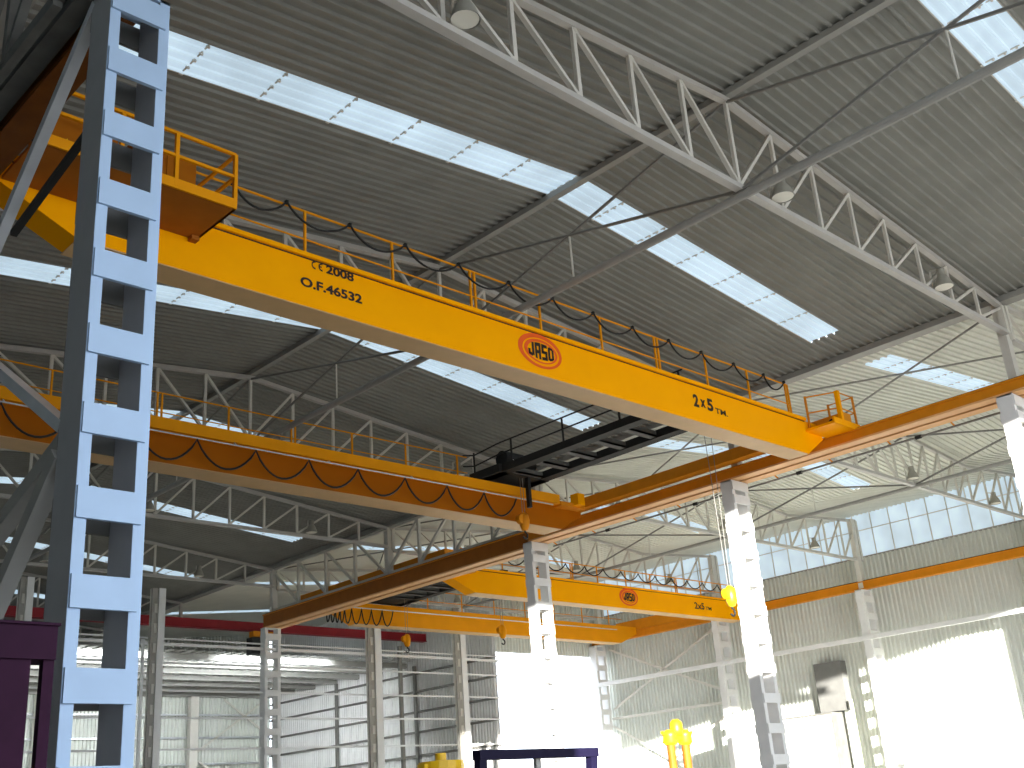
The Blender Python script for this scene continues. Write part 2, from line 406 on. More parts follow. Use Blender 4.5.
# lattice girders carrying the roof over the wide column gap
def jack(label, x, ys, ztop, zbot, flip, m):
    t = thing('lattice_girder', label, 'lattice girder', (x, ys[0], zbot))
    mb = MB(); mb.bar((x,ys[0],ztop),(x,ys[-1],ztop), .07, .05, (1,0,0)); mb.build('top_chord', m, t)
    mb = MB(); mb.bar((x,ys[0],zbot),(x,ys[-1],zbot), .06, .04, (1,0,0)); mb.build('bottom_chord', m, t)
    ym = (ys[0]+ys[-1])/2
    for i, y in enumerate(ys):
        mb = MB(); mb.bar((x,y,zbot),(x,y,ztop), .045, .04); mb.build('vertical', m, t)
    for a, b in zip(ys, ys[1:]):
        hi, lo = (a, b) if (a+b)/2 > ym else (b, a)
        if flip: hi, lo = lo, hi
        mb = MB(); mb.bar((x,hi,ztop-.02),(x,lo,zbot+.02), .04, .035); mb.build('diagonal', m, t)
jack('grey lattice girder standing above the far half of the middle runway', 10.15, [9.87+.775*i for i in range(9)], 4.17, 3.47, True, 'truss')
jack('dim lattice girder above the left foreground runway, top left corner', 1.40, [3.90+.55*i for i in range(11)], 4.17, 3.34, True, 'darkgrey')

# ------------------------------------------------------------------ crane runway beams
def runway(label, xc, w, z0, z1, y0, y1, mweb='brown', mfl='peach', mtop='orange', rail=True):
    t = thing('runway_beam', label, 'crane rail beam', (xc, y0, z0), 'crane runway beams')
    mb = MB(); mb.box(xc-w*.36, xc+w*.36, y0, y1, z0+.018, z1-.018); mb.build('web', mweb, t)
    mb = MB(); mb.box(xc-w/2, xc+w/2, y0, y1, z0, z0+.018); mb.build('bottom_flange', mfl, t)
    mb = MB(); mb.box(xc-w/2, xc+w/2, y0, y1, z1-.018, z1); mb.build('top_flange', mtop, t)
    if rail:
        mb = MB(); mb.box(xc-.012, xc+.012, y0, y1, z1, z1+.022); mb.build('rail', 'dark', t)
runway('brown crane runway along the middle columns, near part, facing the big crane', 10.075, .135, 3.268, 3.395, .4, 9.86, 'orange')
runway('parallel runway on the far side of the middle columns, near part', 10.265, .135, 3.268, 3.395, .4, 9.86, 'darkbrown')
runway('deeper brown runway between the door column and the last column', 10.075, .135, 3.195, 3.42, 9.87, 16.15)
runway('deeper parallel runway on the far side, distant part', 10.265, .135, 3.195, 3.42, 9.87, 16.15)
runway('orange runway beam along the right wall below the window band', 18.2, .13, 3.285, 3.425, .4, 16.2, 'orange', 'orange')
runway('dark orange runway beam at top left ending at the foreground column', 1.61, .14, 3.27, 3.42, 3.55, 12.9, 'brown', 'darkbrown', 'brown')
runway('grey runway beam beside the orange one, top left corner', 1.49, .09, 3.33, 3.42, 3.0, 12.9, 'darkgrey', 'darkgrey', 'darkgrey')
# conductor bar below the second runway
t = thing('conductor_rail', 'thin grey power rail with black joints below the middle runway', 'power rail', (10.42, .4, 3.22))
mb = MB(); mb.tube((10.42,.4,3.245),(10.42,9.8,3.245), .011, 6); mb.build('bar', 'rod', t)
for i in range(14):
    y = .9+.68*i; mb = MB(); mb.bar((10.42,y,3.255),(10.33,y,3.29), .012); mb.build('bracket', 'orange', t)
for y in (1.9, 3.3, 4.68, 6.07, 7.48, 8.85):
    mb = MB(); mb.tube((10.42,y-.03,3.245),(10.42,y+.03,3.245), .02, 8); mb.build('joint', 'black', t)

# ------------------------------------------------------------------ text helper
def text_verts(s, bold=.02):
    cu = bpy.data.curves.new('t', 'FONT'); cu.body = s; cu.offset = bold; cu.resolution_u = 6
    ob = bpy.data.objects.new('t', cu); COL.objects.link(ob); bpy.context.view_layer.update()
    me = bpy.data.meshes.new_from_object(ob.evaluated_get(bpy.context.evaluated_depsgraph_get()))
    vs = [tuple(v.co) for v in me.vertices]; fs = [tuple(p.vertices) for p in me.polygons]
    bpy.data.objects.remove(ob); bpy.data.curves.remove(cu); bpy.data.meshes.remove(me)
    return vs, fs
def text(s, x0, x1, z0, z1, y, parent, name='lettering', m='letter', warp=None, bold=.02):
    vs, fs = text_verts(s, bold)
    ax, bx = min(v[0] for v in vs), max(v[0] for v in vs); ay, by = min(v[1] for v in vs), max(v[1] for v in vs)
    out = []
    for v in vs:
        u, w = (v[0]-ax)/(bx-ax), (v[1]-ay)/(by-ay)
        if warp: w = .5+(w-.5)*warp(u)
        out.append((x0+(x1-x0)*u, y, z0+(z1-z0)*w))
    mb = MB(); mb.add(out, fs); return mb.build(name, m, parent)
def ring(mb, cx, cz, ro, ri, y, off=(0,0), a0=0, a1=2*math.pi, n=48):
    vs = []
    for k in range(n+1):
        a = a0+(a1-a0)*k/n
        vs += [(cx+ro[0]*math.cos(a), y, cz+ro[1]*math.sin(a)), (cx+off[0]+ri[0]*math.cos(a), y, cz+off[1]+ri[1]*math.sin(a))]
    mb.add(vs, [(2*k,2*k+2,2*k+3,2*k+1) for k in range(n)])
def logo(cx, cz, y, rx, rz, parent):
    mb = MB(); ring(mb, cx, cz, (rx,rz), (rx*.84,rz*.80), y, (rx*.035,-rz*.04)); lg = mb.build('logo_ring', 'logo_red', parent)
    mb = MB(); ring(mb, cx+rx*.03, cz-.01*rz, (rx*.76,rz*.70), (rx*.64,rz*.58), y, (rx*.03,-.03*rz)); mb.build('logo_inner_ring', 'logo_red', parent)
    mb = MB(); cells = dict(
        J=((.62,1,.1,1),(0,.7,0,.24),(0,.36,.1,.5)), A=((0,.36,0,1),(.64,1,0,1),(.3,.7,.78,1),(.3,.7,.34,.54)),
        S=((0,1,.80,1),(0,.38,.5,.9),(0,1,.41,.6),(.62,1,.1,.5),(0,1,0,.2)), O=((0,.36,.06,.94),(.64,1,.06,.94),(.2,.8,.8,1),(.2,.8,0,.2)))
    w = rx*.262
    for k, ch in enumerate('JASO'):
        xo = cx-rx*.54+k*rx*.302
        for a, b, lo, hi in cells[ch]:
            q = []
            for u, v in ((a,lo),(b,lo),(b,hi),(a,hi)):
                px = xo+u*w; lens = (1-(abs(px-cx-rx*.04)/(rx*.78))**2)**.5
                q.append((px, y-.0006, cz-.01*rz+(v-.5)*rz*.98*lens))
            mb.add(q, [(0,1,2,3)])
    mb.build('logo_lettering', 'letter', parent)

# ------------------------------------------------------------------ cranes
def girder(par, xl, xr, yf, yb, z0, z1, m='yellow', xflat=None, lip=True):
    """box girder with tapered ends; xl/xr full ends, flat bottom between xflat"""
    fa, fb = xflat; zt = z1
    poly = [(xl, z0+.26),(fa, z0),(fb, z0),(xr, z0+.20),(xr, zt),(xl, zt)]
    g = MB().prism(poly, yf, yb).build('girder', m, par)
    mb = MB(); mb.box(fa, fb-.01, yf+.004, yb+.02, z0-.006, z0+.001)
    mb.build('bottom_plate', 'peach' if False else 'underplate', g)
    if lip:
        mb = MB(); mb.box(xl+.1, fb+.03, yf-.022, yb+.02, zt, zt+.030); mb.build('top_flange', m, g)
        mb = MB(); mb.box(xl+.1, fb+.02, yf-.002, yf+.004, zt-.010, zt-.001); mb.build('shadow_strip', 'letter', g)  # dark strip drawn in as the shadow line under the flange
    return g
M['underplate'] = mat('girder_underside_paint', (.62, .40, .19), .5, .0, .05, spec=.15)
def handrail(par, x0, x1, y, zb, zt, posts, m='ambertop', r=.0085, midrail=True, doubles=()):
    mb = MB(); mb.tube((x0,y,zt),(x1,y,zt), r, 6); mb.build('handrail', m, par)
    if midrail:
        mb = MB(); mb.tube((x0,y,(zb+zt)/2),(x1,y,(zb+zt)/2), r*.8, 6); mb.build('mid_rail', m, par)
    for x in posts:
        mb = MB(); mb.bar((x,y,zb),(x,y,zt), .016, .016, (0,1,0)); 
        if x in doubles: mb.bar((x+.045,y,zb),(x+.045,y,zt), .016, .016, (0,1,0))
        mb.build('post', m, par)
def festoon(par, cusps, y, z, sag, r=.010, name='festoon_cable', y2=None):
    pts = []
    for (a, b) in zip(cusps, cusps[1:]):
        n = 12
        for i in range(n if b != cusps[-1] else n+1):
            t = i/n; s = (4*t*(1-t))**.85
            pts.append((a+(b-a)*t, y+(.02*math.sin(math.pi*t)), z-sag*s))
    mb = MB(); mb.path(pts, r, 6); return mb.build(name, 'black', par, True)

# --- crane in the middle bay
C1 = thing('overhead_crane', 'big yellow double-girder overhead crane across the middle bay', 'overhead crane', (5.8, 7.2, 3.15))
g1 = girder(C1, 1.62, 9.92, 5.45, 5.65, 3.15, 3.50, xflat=(2.18, 9.60))
text('O.F.46532', 3.635, 4.125, 3.283, 3.353, 5.447, g1, bold=.035)
text('2008', 3.835, 4.060, 3.430, 3.495, 5.447, g1, bold=.035)
for cx, bar in ((3.735,0),(3.790,1)):
    mb = MB(); vs = []; n = 14
    for k in range(n+1):
        a = math.radians(75+210*k/n)
        vs += [(cx+.026*math.cos(a)+.012, 5.447, 3.462+.030*math.sin(a)), (cx+.017*math.cos(a)+.012, 5.447, 3.462+.018*math.sin(a))]
    mb.add(vs, [(2*k,2*k+2,2*k+3,2*k+1) for k in range(n)])
    if bar: mb.box(cx-.008, cx+.010, 5.446, 5.447, 3.457, 3.467)
    mb.build('conformity_mark', 'letter', g1)
text('2', 7.765, 7.845, 3.285, 3.405, 5.447, g1, bold=.04); text('x', 7.870, 7.945, 3.300, 3.375, 5.447, g1, bold=.04)
text('5', 7.970, 8.060, 3.285, 3.405, 5.447, g1, bold=.04); text('TM.', 8.085, 8.275, 3.280, 3.335, 5.447, g1)
logo(5.832, 3.350, 5.447, .24, .143, g1)
PX = [3.79, 4.54, 5.30, 6.055, 6.80, 7.535, 8.29, 8.98]
handrail(C1, 2.95, 9.70, 5.625, 3.53, 3.965, PX+[9.66], doubles=(5.30, 7.535, 9.66))
cus = [3.22, 3.63, 4.15, 4.65, 5.17, 5.70, 6.20, 6.70, 7.22, 7.73, 8.22, 8.74, 9.25, 9.62]
festoon(C1, cus, 5.60, 3.972, .115, .0085)
for x in cus:
    mb = MB(); mb.box(x-.009, x+.009, 5.59, 5.615, 3.958, 3.982); mb.build('cable_clip', 'black', C1)
# far girder
g2 = girder(C1, 1.62, 9.92, 8.83, 9.10, 3.15, 3.50, m='amber', xflat=(2.18, 9.56), lip=False)  # crane yellow darkened here to hold the backlit shade
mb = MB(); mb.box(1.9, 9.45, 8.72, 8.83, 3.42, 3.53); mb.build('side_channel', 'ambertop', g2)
mb = MB(); mb.tube((1.9,8.70,3.385),(9.3,8.70,3.385), .007, 6); mb.build('cable_track', 'gal', g2)
for i in range(6):
    x = 3.0+1.05*i; mb = MB(); mb.bar((x,8.70,3.385),(x,8.75,3.43), .012); mb.build('track_bracket', 'gal', g2)
PX2 = [3.50, 4.48, 5.22, 5.93, 6.68, 7.40, 8.15]
handrail(C1, 2.2, 8.3, 9.06, 3.52, 3.90, PX2, doubles=(5.93, 4.48), r=.007)
cus2 = [2.36, 2.975, 3.56, 4.13, 4.70, 5.306, 5.896, 6.482, 7.085, 7.661, 8.20, 8.70]
festoon(C1, cus2, 8.70, 3.372, .225, .0105)
# end carriages
for xc in (9.95, 1.63):
    mb = MB(); mb.box(xc-.07, xc+.07, 5.15, 9.45, 3.43, 3.555); e = mb.build('end_carriage', 'orange', C1)
    for y in (5.40, 9.30):
        mb = MB(); mb.tube((xc-.075,y,3.452),(xc+.072,y,3.452), .032, 16); mb.build('wheel', 'dark', e)
        mb = MB(); s = -1 if y < 7 else 1; mb.tube((xc,y+s*.14,3.49),(xc,y+s*.19,3.49), .020, 12); mb.build('buffer', 'black', e)
# walkway on end of far girder
mb = MB(); mb.box(9.45, 9.86, 8.70, 9.15, 3.40, 3.45); mb.build('end_platform', 'orange', C1)
mb = MB(); mb.box(9.66, 9.78, 8.62, 8.74, 3.42, 3.56); mb.build('bracket', 'yellow', C1)
# left service platform with cabinets
pf = MB().box(1.75, 2.90, 5.00, 5.45, 3.372, 3.392).build('service_platform', 'brown', C1)
MB().box(1.75, 2.90, 4.99, 5.005, 3.372, 3.435).box(2.885, 2.90, 5.0, 5.45, 3.372, 3.435).build('toe_board', 'ambertop', pf)
MB().box(2.84, 2.89, 5.40, 5.45, 3.345, 3.372).build('bracket', 'brown', pf)
for z, nm in ((3.735,'handrail'),(3.585,'mid_rail')):
    mb = MB(); mb.bar((1.75,5.0,z),(2.89,5.0,z), .018); mb.bar((2.89,5.0,z),(2.89,5.45,z), .018); mb.build(nm, 'ambertop', pf)
for x, y in ((1.80,5.0),(2.20,5.0),(2.52,5.0),(2.89,5.0),(2.89,5.43)):
    mb = MB(); mb.bar((x,y,3.39),(x,y,3.735), .022, .022, (0,1,0)); mb.build('post', 'ambertop', pf)
cb = MB().box(2.40, 2.80, 5.30, 5.44, 3.42, 3.80).build('control_cabinet', 'amber', C1)
MB().box(2.42, 2.59, 5.293, 5.30, 3.44, 3.78).box(2.61, 2.78, 5.293, 5.30, 3.44, 3.78).build('door', 'amber', cb)
mb = MB(); mb.add([(2.49,5.29,3.60),(2.53,5.29,3.60),(2.51,5.29,3.635)], [(0,1,2)]); mb.build('warning_sign', 'letter', cb)
cb = MB().box(1.86, 2.30, 5.28, 5.42, 3.42, 3.78).build('control_cabinet', 'amber', C1)
for x in (1.99, 2.05):
    mb = MB(); mb.add([(x,5.275,3.60),(x+.045,5.275,3.60),(x+.0225,5.275,3.64)], [(0,1,2)]); mb.build('warning_sign', 'hook', cb)
MB().box(1.985, 2.10, 5.274, 5.275, 3.575, 3.59).build('warning_plate', 'lampglass', cb)
mb = MB(); mb.tube((1.72,5.15,3.52),(1.84,5.15,3.52), .05, 14); mb.tube((1.68,5.15,3.52),(1.72,5.15,3.52), .035, 14); mb.build('drive_motor', 'dark', C1)
# right end platform: small box platform, three posts with rails
pr_ = MB().box(9.62, 10.12, 5.13, 5.45, 3.385, 3.41).build('end_platform', 'yellow', C1)
MB().box(9.62, 10.12, 5.12, 5.14, 3.385, 3.45).build('toe_board', 'yellow', pr_)
for (x, y, w) in ((9.66,5.42,.018),(9.80,5.14,.042),(10.10,5.14,.018),(10.10,5.42,.018)):
    mb = MB(); mb.bar((x,y,3.40),(x,y,3.76), w, w, (0,1,0)); mb.build('post', 'yellow' if w > .03 else 'orange', pr_)
for z in (3.75, 3.58):
    mb = MB(); mb.path([(9.66,5.42,z),(9.80,5.14,z),(10.10,5.14,z),(10.10,5.42,z)], .008, 6); mb.build('handrail', 'orange', pr_)
mb = MB(); mb.tube((9.80,5.25,3.46),(9.92,5.25,3.46), .035, 12); mb.build('drive_motor', 'navy', C1)

# --- trolley of that crane
def trolley(label, x0, x1, y0, y1, z0, z1, railing=True):
    t = thing('crane_trolley', label, 'crane trolley', ((x0+x1)/2, (y0+y1)/2, z0))
    MB().box(x0, x0+.13, y0, y1, z0, z1).build('side_beam', 'dark', t)
    MB().box(x1-.13, x1, y0, y1, z0, z1).build('side_beam', 'dark', t)
    n = 7
    for i in range(n):
        y = y0+.2+(y1-y0-.75)*i/(n-1)
        MB().box(x0+.1, x1-.1, y, y+.09, z0+.01, z0+.03).box(x0+.1, x1-.1, y, y+.012, z0+.01, z1-.01).build('cross_channel', 'grille', t)
    ye = y1-.50
    MB().box(x0-.04, x1+.02, ye, y1, z0, z1+.01).build('hoist_deck', 'dark', t)
    mb = MB(); mb.tube((x0+.12,ye+.12,z1+.12),(x0+.42,ye+.12,z1+.12), .095, 20); mb.build('motor', 'dark', t)
    mb = MB(); mb.tube((x0+.44,ye+.12,z1+.10),(x0+.62,ye+.12,z1+.10), .065, 18); mb.build('gearbox', 'dark', t)
    mb = MB(); mb.tube((x0+.20,ye+.015,z1+.08),(x0+.20,ye+.03,z1+.08), .018, 12); mb.build('motor_disc', 'lampglass', t)  # small pale disc in front of the motor
    if railing:
        zt = z1+.27
        for y in [y0+.25+(y1-y0-.9)*i/3 for i in range(4)]+[y1-.03]:
            mb = MB(); mb.bar((x0+.02,y,z1),(x0+.02,y,zt), .016, .016, (0,1,0)); mb.build('post', 'black', t)
        for z in (zt, z1+.14):
            mb = MB(); mb.path([(x0+.02,y0+.2,z),(x0+.02,ye+.06,z),(x0+.02,y1-.03,z-.03),(x0-.15,y1-.03,z-.06)], .009, 6); mb.build('handrail', 'black', t)
    return t
trolley('dark grey trolley frame bridging the two big yellow girders', 8.36, 9.09, 5.76, 9.05, 3.60, 3.685)
def hook(label, x, y, ztop, zb, s=1.0, block='hook', spread=.06, group='crane hook blocks'):
    t = thing('hook_block', label, 'crane hook', (x, y, zb), group)
    for dx in (-1, 1):
        mb = MB(); mb.tube((x+dx*spread,y,ztop),(x+dx*.02*s,y,zb+.20*s), .0035, 6); mb.build('rope', 'rod', t)
    mb = MB(); mb.lathe([(0,.0),(.035,.01),(.055,.06),(.062,.12),(.05,.18),(.025,.21),(0,.215)], (x,y,zb), 16)
    o = mb.build('pulley_block', block, t, True); o.scale = (1,1,1)
    mb = MB(); mb.tube((x-.05*s,y-.03,zb+.13),(x-.05*s,y+.03,zb+.13), .055, 16); mb.build('sheave', block, t)
    pts = [(x,y,zb+.01)]+[(x+.035*math.sin(a)*1.0, y, zb-.05-.035*math.cos(a)*-1.0) for a in [math.radians(v) for v in range(0,260,20)]]
    mb = MB(); mb.path(pts, .010, 8); mb.build('hook', 'black', t, True)
hook('bright yellow hook block on long ropes beside the tall bright column', 9.32, 6.42, 3.60, 1.78)
hook('small orange hook block hanging short under the trolley motor', 8.72, 8.62, 3.60, 2.98, block='orange', spread=.02)
mb = MB(); mb.box(8.76, 8.80, 8.55, 8.60, 3.25, 3.62); tag(mb.build('cable_arm', 'black'), 'black arm hanging under the trolley, joining the cable loops', 'cable arm')

# --- crane in the right bay
C2 = thing('overhead_crane', 'smaller-looking far yellow overhead crane in the right bay', 'overhead crane', (14.3, 13.5, 3.13))
g3 = girder(C2, 10.45, 18.1, 12.12, 12.34, 3.13, 3.47, xflat=(11.12, 17.9))
logo(14.62, 3.325, 12.115, .24, .15, g3)
text('2x5', 16.43, 16.72, 3.25, 3.37, 12.115, g3); text('TM', 16.75, 16.93, 3.25, 3.31, 12.115, g3)
for x in (10.75, 10.95):
    mb = MB(); mb.box(x-.10, x+.10, 12.0, 12.12, 3.40, 3.45); mb.build('bracket', 'orange', g3)
handrail(C2, 11.0, 17.9, 12.32, 3.50, 3.83, [11.1, 11.9, 12.7, 13.45, 14.1, 14.83, 15.5, 16.2, 16.95, 17.6], r=.009, doubles=(13.45, 16.2))
festoon(C2, [11.0+.46*i for i in range(16)], 12.28, 3.80, .13, .010)
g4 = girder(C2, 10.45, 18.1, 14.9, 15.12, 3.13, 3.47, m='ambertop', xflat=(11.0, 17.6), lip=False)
mb = MB(); mb.tube((10.6,14.82,3.37),(17.4,14.82,3.37), .008, 6); mb.build('cable_track', 'gal', g4)
handrail(C2, 11.0, 17.9, 15.1, 3.47, 3.83, [11.9+.8*i for i in range(8)], r=.009)
cl = [10.35+.09*i for i in range(5)]+[10.85, 11.05, 11.25, 11.47, 11.70]
festoon(C2, cl, 14.82, 3.36, .25, .011)
for xc in (10.34, 18.18):
    mb = MB(); mb.box(xc-.06, xc+.06, 11.8, 15.45, 3.43, 3.63); mb.build('end_carriage', 'orange', C2)
MB().box(10.60, 10.95, 12.15, 12.32, 3.47, 3.74).build('control_cabinet', 'ambertop', C2)
trolley('dark trolley frame under the far crane, beside the cable loops', 11.25, 12.0, 12.3, 15.0, 3.50, 3.58, False)
hook('little yellow hook block below the far trolley, by the cable loops', 11.72, 14.5, 3.5, 2.72, block='ambertop', spread=.03)
hook('slim yellow hook block left of the door column', 12.10, 12.62, 3.5, 2.58, block='ambertop', spread=.03)
# red beam and small hoist in the annex
t = thing('red_beam', 'long dark red beam across the far end behind the columns', 'beam', (4.0, 18.3, 3.57))
MB().box(3.0, 15.28, 18.27, 18.36, 3.575, 3.72).build('web', 'red', t)
MB().box(3.0, 15.28, 18.24, 18.39, 3.56, 3.575).build('bottom_flange', 'red', t)
t = thing('chain_hoist', 'small orange hoist below the red beam at the far end', 'hoist', (11.2, 18.1, 3.2))
MB().box(11.0, 11.55, 18.05, 18.2, 3.42, 3.52).build('carriage', 'orange', t)
MB().box(10.95, 11.2, 18.0, 18.2, 3.10, 3.40).build('motor', 'black', t)

# ------------------------------------------------------------------ end line: posts and rails
EG = 'pale posts of the end frame'
def endpost(label, x, z1, w=.17):
    t = thing('end_post', label, 'post', (x, 16.05, FLOOR), EG)
    MB().box(x-.01, x+w*.5, 15.98, 16.0, FLOOR, z1).build('front_flange', 'white', t)
    MB().box(x-w*.5, x-.01, 16.02, 16.06, FLOOR, z1).build('web', 'peachwall', t)
    z = .3
    while z < z1-.2:
        MB().box(x-w*.34, x-w*.12, 16.0, 16.02, z, z+.14).build('web_plate', 'truss', t); z += .30
    MB().box(x-w*.5, x+w*.5, 16.06, 16.10, FLOOR, z1).build('back_flange', 'truss', t)
M['peachwall'] = mat('shaded_post_paint', (.40, .38, .34), .5, .0, .08)
endpost('pale post just right of the foreground column', 8.09, 3.68, .20)
endpost('pale post at the far left, between foreground column and picture edge', 6.08, 3.68, .18)
endpost('pale post under the far crane cable loops', 12.2, 3.8, .26)
endpost('pale post left of the grey annex wall', 14.22, 3.8, .24)
mb = MB(); mb.box(7.86, 7.90, 16.02, 16.06, FLOOR, 2.9); tag(mb.build('steel_post', 'gal'), 'thin galvanised post left of the pale post by the foreground column', 'post')
RG = 'white rails across the end frame'
rl = ['lowest', 'second from the bottom', 'third from the bottom', 'fourth from the bottom', 'fifth, second from the top', 'topmost wide']
for z, lb in zip((.86, 1.31, 1.765, 2.165, 2.58, 2.86), rl):
    mb = MB(); h = .045 if z > 2.8 else .026
    mb.box(4.6, 15.28, 16.11, 16.15, z-h/2, z+h/2)
    tag(mb.build('wall_rail', 'white'), lb+' of the white horizontal rails between the end posts', 'rail', RG)
mb = MB(); mb.box(4.6, 15.28, 16.11, 16.15, 2.93, 2.95); tag(mb.build('wall_rail', 'white'), 'thin white top edge rail above the wide one at the end', 'rail', RG)
# dark posts inside the annex
for i, (x, y) in enumerate(((13.15,16.5),(15.2,17.0),(15.2,18.6),(15.2,19.9),(15.2,21.4))):
    mb = MB(); mb.box(x-.03, x+.03, y-.03, y+.03, FLOOR, 3.1)
    tag(mb.build('steel_post', 'rod'), 'dark slim post in the annex, '+['by the pale post under the cable loops','nearest along the side wall','second along the side wall','third along the side wall','deepest along the side wall'][i], 'post', 'dark annex posts')

for x, lb in ((9.6, 'left'), (13.1, 'middle')):
    mb = MB(); mb.box(x-.10, x+.10, 23.95, 24.1, FLOOR, 3.1)
    tag(mb.build('wall_post', 'truss'), 'pale post against the annex back wall, '+lb+' one', 'post', 'annex back wall posts')
t = thing('wall_brace', 'crossed white flats on the annex back wall', 'bracing', (11.5, 24.0, .5))
for a, b in (((13.25,1.9),(15.0,3.05)), ((13.9,3.05),(15.0,2.3)), ((13.25,1.7),(15.0,.6))):
    mb = MB(); mb.bar((a[0],24.05,a[1]),(b[0],24.05,b[1]), .04, .05, (0,1,0)); mb.build('flat', 'truss', t)

# ------------------------------------------------------------------ right wall: tie tube, wind bracing, cabinets
mb = MB(); mb.bar((18.0,2.5,2.44),(18.0,16.05,2.44), .07, .075)
tag(mb.build('wall_tube', 'white'), 'long white horizontal tube in front of the right wall columns', 'tube')
t = thing('wall_brace', 'white crossed flats on the right wall beside the end door', 'bracing', (18.4, 12.9, .2))
for a, b in (((13.05,3.25),(16.0,1.95)), ((16.0,3.2),(13.05,1.95)), ((16.05,1.62),(13.0,.0)), ((16.05,.1),(13.05,1.6))):
    mb = MB(); mb.bar((18.42,a[0],a[1]),(18.42,b[0],b[1]), .015, .045); mb.build('flat', 'truss', t)
mb = MB(); mb.bar((18.42,12.95,1.77),(18.42,16.05,1.77), .04, .05); mb.build('strut', 'truss', t)
t = thing('wall_cabinet', 'white cabinet against the right wall, bottom right', 'cabinet', (18.35, 11.2, FLOOR))
MB().box(18.15, 18.57, 10.75, 11.95, FLOOR, 1.32).build('body', 'darkgrey', t)
MB().box(18.135, 18.15, 10.78, 11.32, FLOOR+.05, 1.28).build('door', 'white', t)
MB().box(18.135, 18.15, 11.36, 11.92, FLOOR+.05, 1.28).build('door', 'white', t)
mb = MB(); mb.box(18.38, 18.57, 10.55, 11.1, 1.34, 2.19); tag(mb.build('wall_panel', 'inner'), 'grey box panel on the wall above the white cabinet', 'panel')
mb = MB(); mb.tube((18.3,10.42,FLOOR),(18.3,10.42,1.5), .03, 10); tag(mb.build('wall_pipe', 'pipe'), 'pale green vertical pipe beside the white cabinet', 'pipe')
t = thing('container', 'white corrugated container behind the tall bright column', 'container', (17.1, 11.7, FLOOR))
mb = MB(); corr_wall(mb, 'y', 11.6, 16.7, 17.5, FLOOR, 1.23, .02, .07); mb.build('side_panel', 'white', t)
MB().box(16.7, 17.5, 11.61, 11.9, FLOOR, 1.24).build('body', 'white', t)
mb = MB(); mb.box(17.7, 17.95, 9.0, 9.15, FLOOR, .46); tag(mb.build('bollard_box', 'beamgrey'), 'small dark box at the bottom edge by the lit wall', 'box')
mb = MB(); mb.lathe([(0,.25),(.12,.24),(.25,.18),(.36,.05),(.38,-.2),(.38,FLOOR)], (17.6,8.3,0), 20)
tag(mb.build('tank', 'blue', None, True), 'blue rounded tank top at the bottom edge, right of the dark box', 'tank')

# ------------------------------------------------------------------ left column bracing, purple frame
t = thing('column_brace', 'steel diagonals leaning left from the foreground column', 'bracing', (1.5, 3.75, 1.2))
for a, b, w, m in (((1.5,3.72,3.25),(1.5,4.75,2.45),.045,'gal'), ((1.56,3.74,2.76),(1.56,4.62,2.60),.028,'dark'),
                   ((1.5,3.73,1.40),(1.5,5.2,2.35),.045,'gal'), ((1.52,3.74,1.36),(1.52,5.4,.80),.06,'beamgrey'), ((1.5,3.74,1.30),(1.5,5.0,.15),.06,'beamgrey')):
    mb = MB(); mb.bar(a, b, w, w, (1,0,0)); mb.build('diagonal', m, t)
t = thing('portal_frame', 'dark purple steel frame at the bottom left corner', 'steel frame', (1.0, 3.45, FLOOR))
MB().box(.2, 1.395, 3.40, 3.52, .540, .640).build('beam', 'purple', t)
MB().box(.2, 1.40, 3.39, 3.53, .640, .648).build('top_plate', 'purple', t)
MB().box(1.0, 1.325, 3.41, 3.50, FLOOR, .54).build('leg', 'purple', t)
MB().box(1.362, 1.395, 3.41, 3.44, FLOOR, .54).build('leg', 'purple', t)
# navy frame, bottom centre
t = thing('cab_frame', 'dark navy steel frame top at the bottom centre, before the door', 'steel frame', (6.05, 6.0, FLOOR))
MB().box(5.44, 6.66, 5.98, 6.06, .385, .45).build('top_bar', 'navy', t)
for a, b in ((5.48, 5.40), (6.62, 6.52)):
    mb = MB(); mb.bar((a,6.02,.42),(b,6.02,FLOOR), .07, .06, (0,1,0)); mb.build('leg', 'navy', t)
mb = MB(); mb.bar((6.05,6.04,.40),(6.05,6.04,FLOOR), .05, .03, (0,1,0)); mb.build('mullion', 'beamgrey', t)
# yellow lifting rigs
def rig(label, x, y, z, s, legs):
    t = thing('hydraulic_jack', label, 'lifting jack', (x, y, FLOOR), None)
    if legs:
        for dx in (-1, 1):
            mb = MB(); mb.tube((x+dx*.13,y,FLOOR),(x+dx*.13,y,z-.18), .045, 14); mb.build('cylinder', 'brown', t)
            mb = MB(); mb.lathe([(0,.0),(.06,.0),(.085,.03),(.075,.09),(.085,.11),(.04,.16),(0,.16)], (x+dx*.13,y,z-.22), 14); mb.build('cylinder_head', 'hook', t, True)
            mb = MB(); mb.bar((x+dx*.13,y,z-.1),(x+dx*.26,y,z-.09), .03); mb.build('arm', 'hook', t)
        mb = MB(); mb.box(x-.15, x+.15, y-.03, y+.03, z-.17, z-.11); mb.build('crosshead', 'hook', t)
        mb = MB(); mb.lathe([(0,0),(.06,.0),(.075,.05),(.07,.13),(.035,.17),(0,.17)], (x,y,z-.12), 14); mb.build('motor', 'hook', t, True)
    else:
        mb = MB(); mb.lathe([(.10,FLOOR-z),(.10,-.16),(.20,-.12),(.20,-.05),(.05,-.04),(.05,.02),(0,.02)], (x,y,z), 16); mb.build('housing', 'hook', t)
        mb = MB(); mb.box(x-.23, x+.23, y-.05, y+.05, z-.11, z-.07); mb.build('crosshead', 'hook', t)
    MB().box(x-.3, x+.3, y-.2, y+.2, FLOOR, FLOOR+.05).build('base', 'orange', t)
rig('yellow twin-cylinder lifting jack standing before the far wall, bottom centre right', 10.22, 8.0, .83, 1, True)
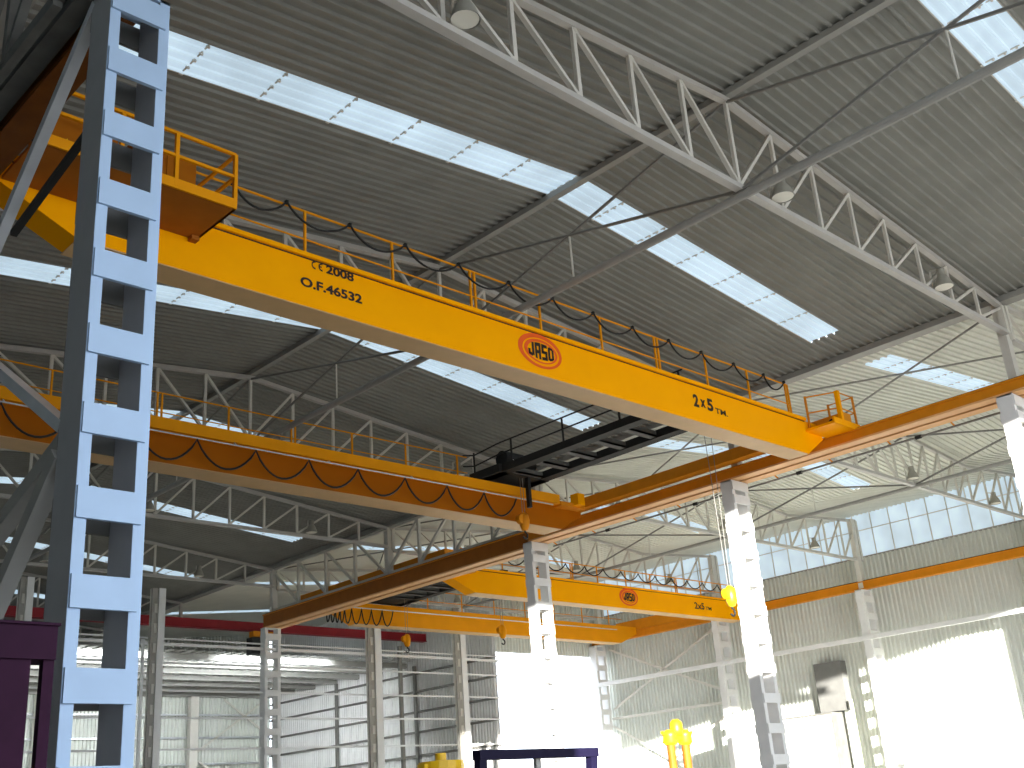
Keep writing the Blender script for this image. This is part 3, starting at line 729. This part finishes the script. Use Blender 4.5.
rig('yellow jack top peeping over the bottom edge, left of the navy frame', 6.80, 8.0, .56, 1, False)

# ------------------------------------------------------------------ high-bay lamps under the trusses
def lamp(label, x, y, z):
    t = thing('highbay_lamp', label, 'lamp', (x, y, z), 'bell lamps on the trusses')
    mb = MB(); mb.lathe([(.082,0),(.078,.02),(.060,.07),(.038,.11),(.034,.115),(.0,.115)], (x,y,z), 20); mb.build('reflector', 'lampm', t, True)
    mb = MB(); mb.lathe([(.0,.004),(.076,.004)], (x,y,z), 20); mb.build('glass', 'lampglass', t)
    mb = MB(); mb.lathe([(.0,.11),(.036,.11),(.036,.17),(.0,.175)], (x,y,z), 12); mb.build('gear_box', 'lampm', t)
    mb = MB(); mb.bar((x,y,z+.165),(x,y+.09,z+.19), .014); mb.bar((x,y+.09,z+.19),(x,y+.09,z-.02), .014); mb.build('bracket', 'truss', t)
    return t
ds = ['nearest', 'second', 'third', 'fourth', 'fifth']
for k in range(5):
    for x, w in ((3.30, 'left'), (6.27, 'middle'), (8.70, 'right')):
        lamp('%s bell lamp on the %s middle-bay truss' % (w, ds[k]), x, YT[k]-.09, 3.90)
    for x, w in ((11.65, 'left'), (14.12, 'middle'), (16.68, 'right')):
        lamp('%s bell lamp on the %s right-bay truss' % (w, ds[k]), x, YT[k]-.09, 3.86)

for o in bpy.data.objects:
    if '_o' in o: del o['_o']

# ------------------------------------------------------------------ camera
R = ((0.72182012, -0.20186035, -0.661988), (-0.68833576, -0.3087674, -0.65639666), (-0.07189986, 0.92947033, -0.36182222))
R = Matrix(R)
# rays were solved with the view axis along +look; turn into a camera rotation
cam = bpy.data.cameras.new('camera'); co = bpy.data.objects.new('camera', cam); COL.objects.link(co)
cam.sensor_width = 36; cam.lens = 1113.59/1024*36; cam.clip_start = .05; cam.clip_end = 600
mw = R.to_4x4(); mw.translation = Vector((0,0,H)); co.matrix_world = mw
bpy.context.scene.camera = co

# ------------------------------------------------------------------ light
sd = Vector((1, 1.3, -.2)).normalized()
sun = bpy.data.lights.new('sun', 'SUN'); sun.energy = 26; sun.color = (1, .96, .89); sun.angle = .008
so = bpy.data.objects.new('sun', sun); COL.objects.link(so); so.rotation_euler = sd.to_track_quat('-Z', 'Y').to_euler()
for i, x in enumerate((4.5, 8.3, 12.0)):
    al = bpy.data.lights.new('annex_fill', 'AREA'); al.shape = 'RECTANGLE'; al.size = 6; al.size_y = 1.2; al.energy = 1100; al.color = (.92, .97, 1)  # unseen fill lamps, added to brighten the annex
    ao = bpy.data.objects.new('annex_fill', al); COL.objects.link(ao); ao.location = W((x, 18.7, 2.95)); ao.rotation_euler = Vector((0, 1, -.6)).to_track_quat('-Z', 'Y').to_euler()
w = bpy.data.worlds.new('world'); bpy.context.scene.world = w; w.use_nodes = True
bg = w.node_tree.nodes['Background']; bg.inputs[0].default_value = (.80, .88, 1, 1); bg.inputs[1].default_value = 6.1
sc = bpy.context.scene
sc.view_settings.view_transform = 'Standard'; sc.view_settings.look = 'None'; sc.view_settings.exposure = 0
sc.cycles.max_bounces = 8; sc.cycles.diffuse_bounces = 5
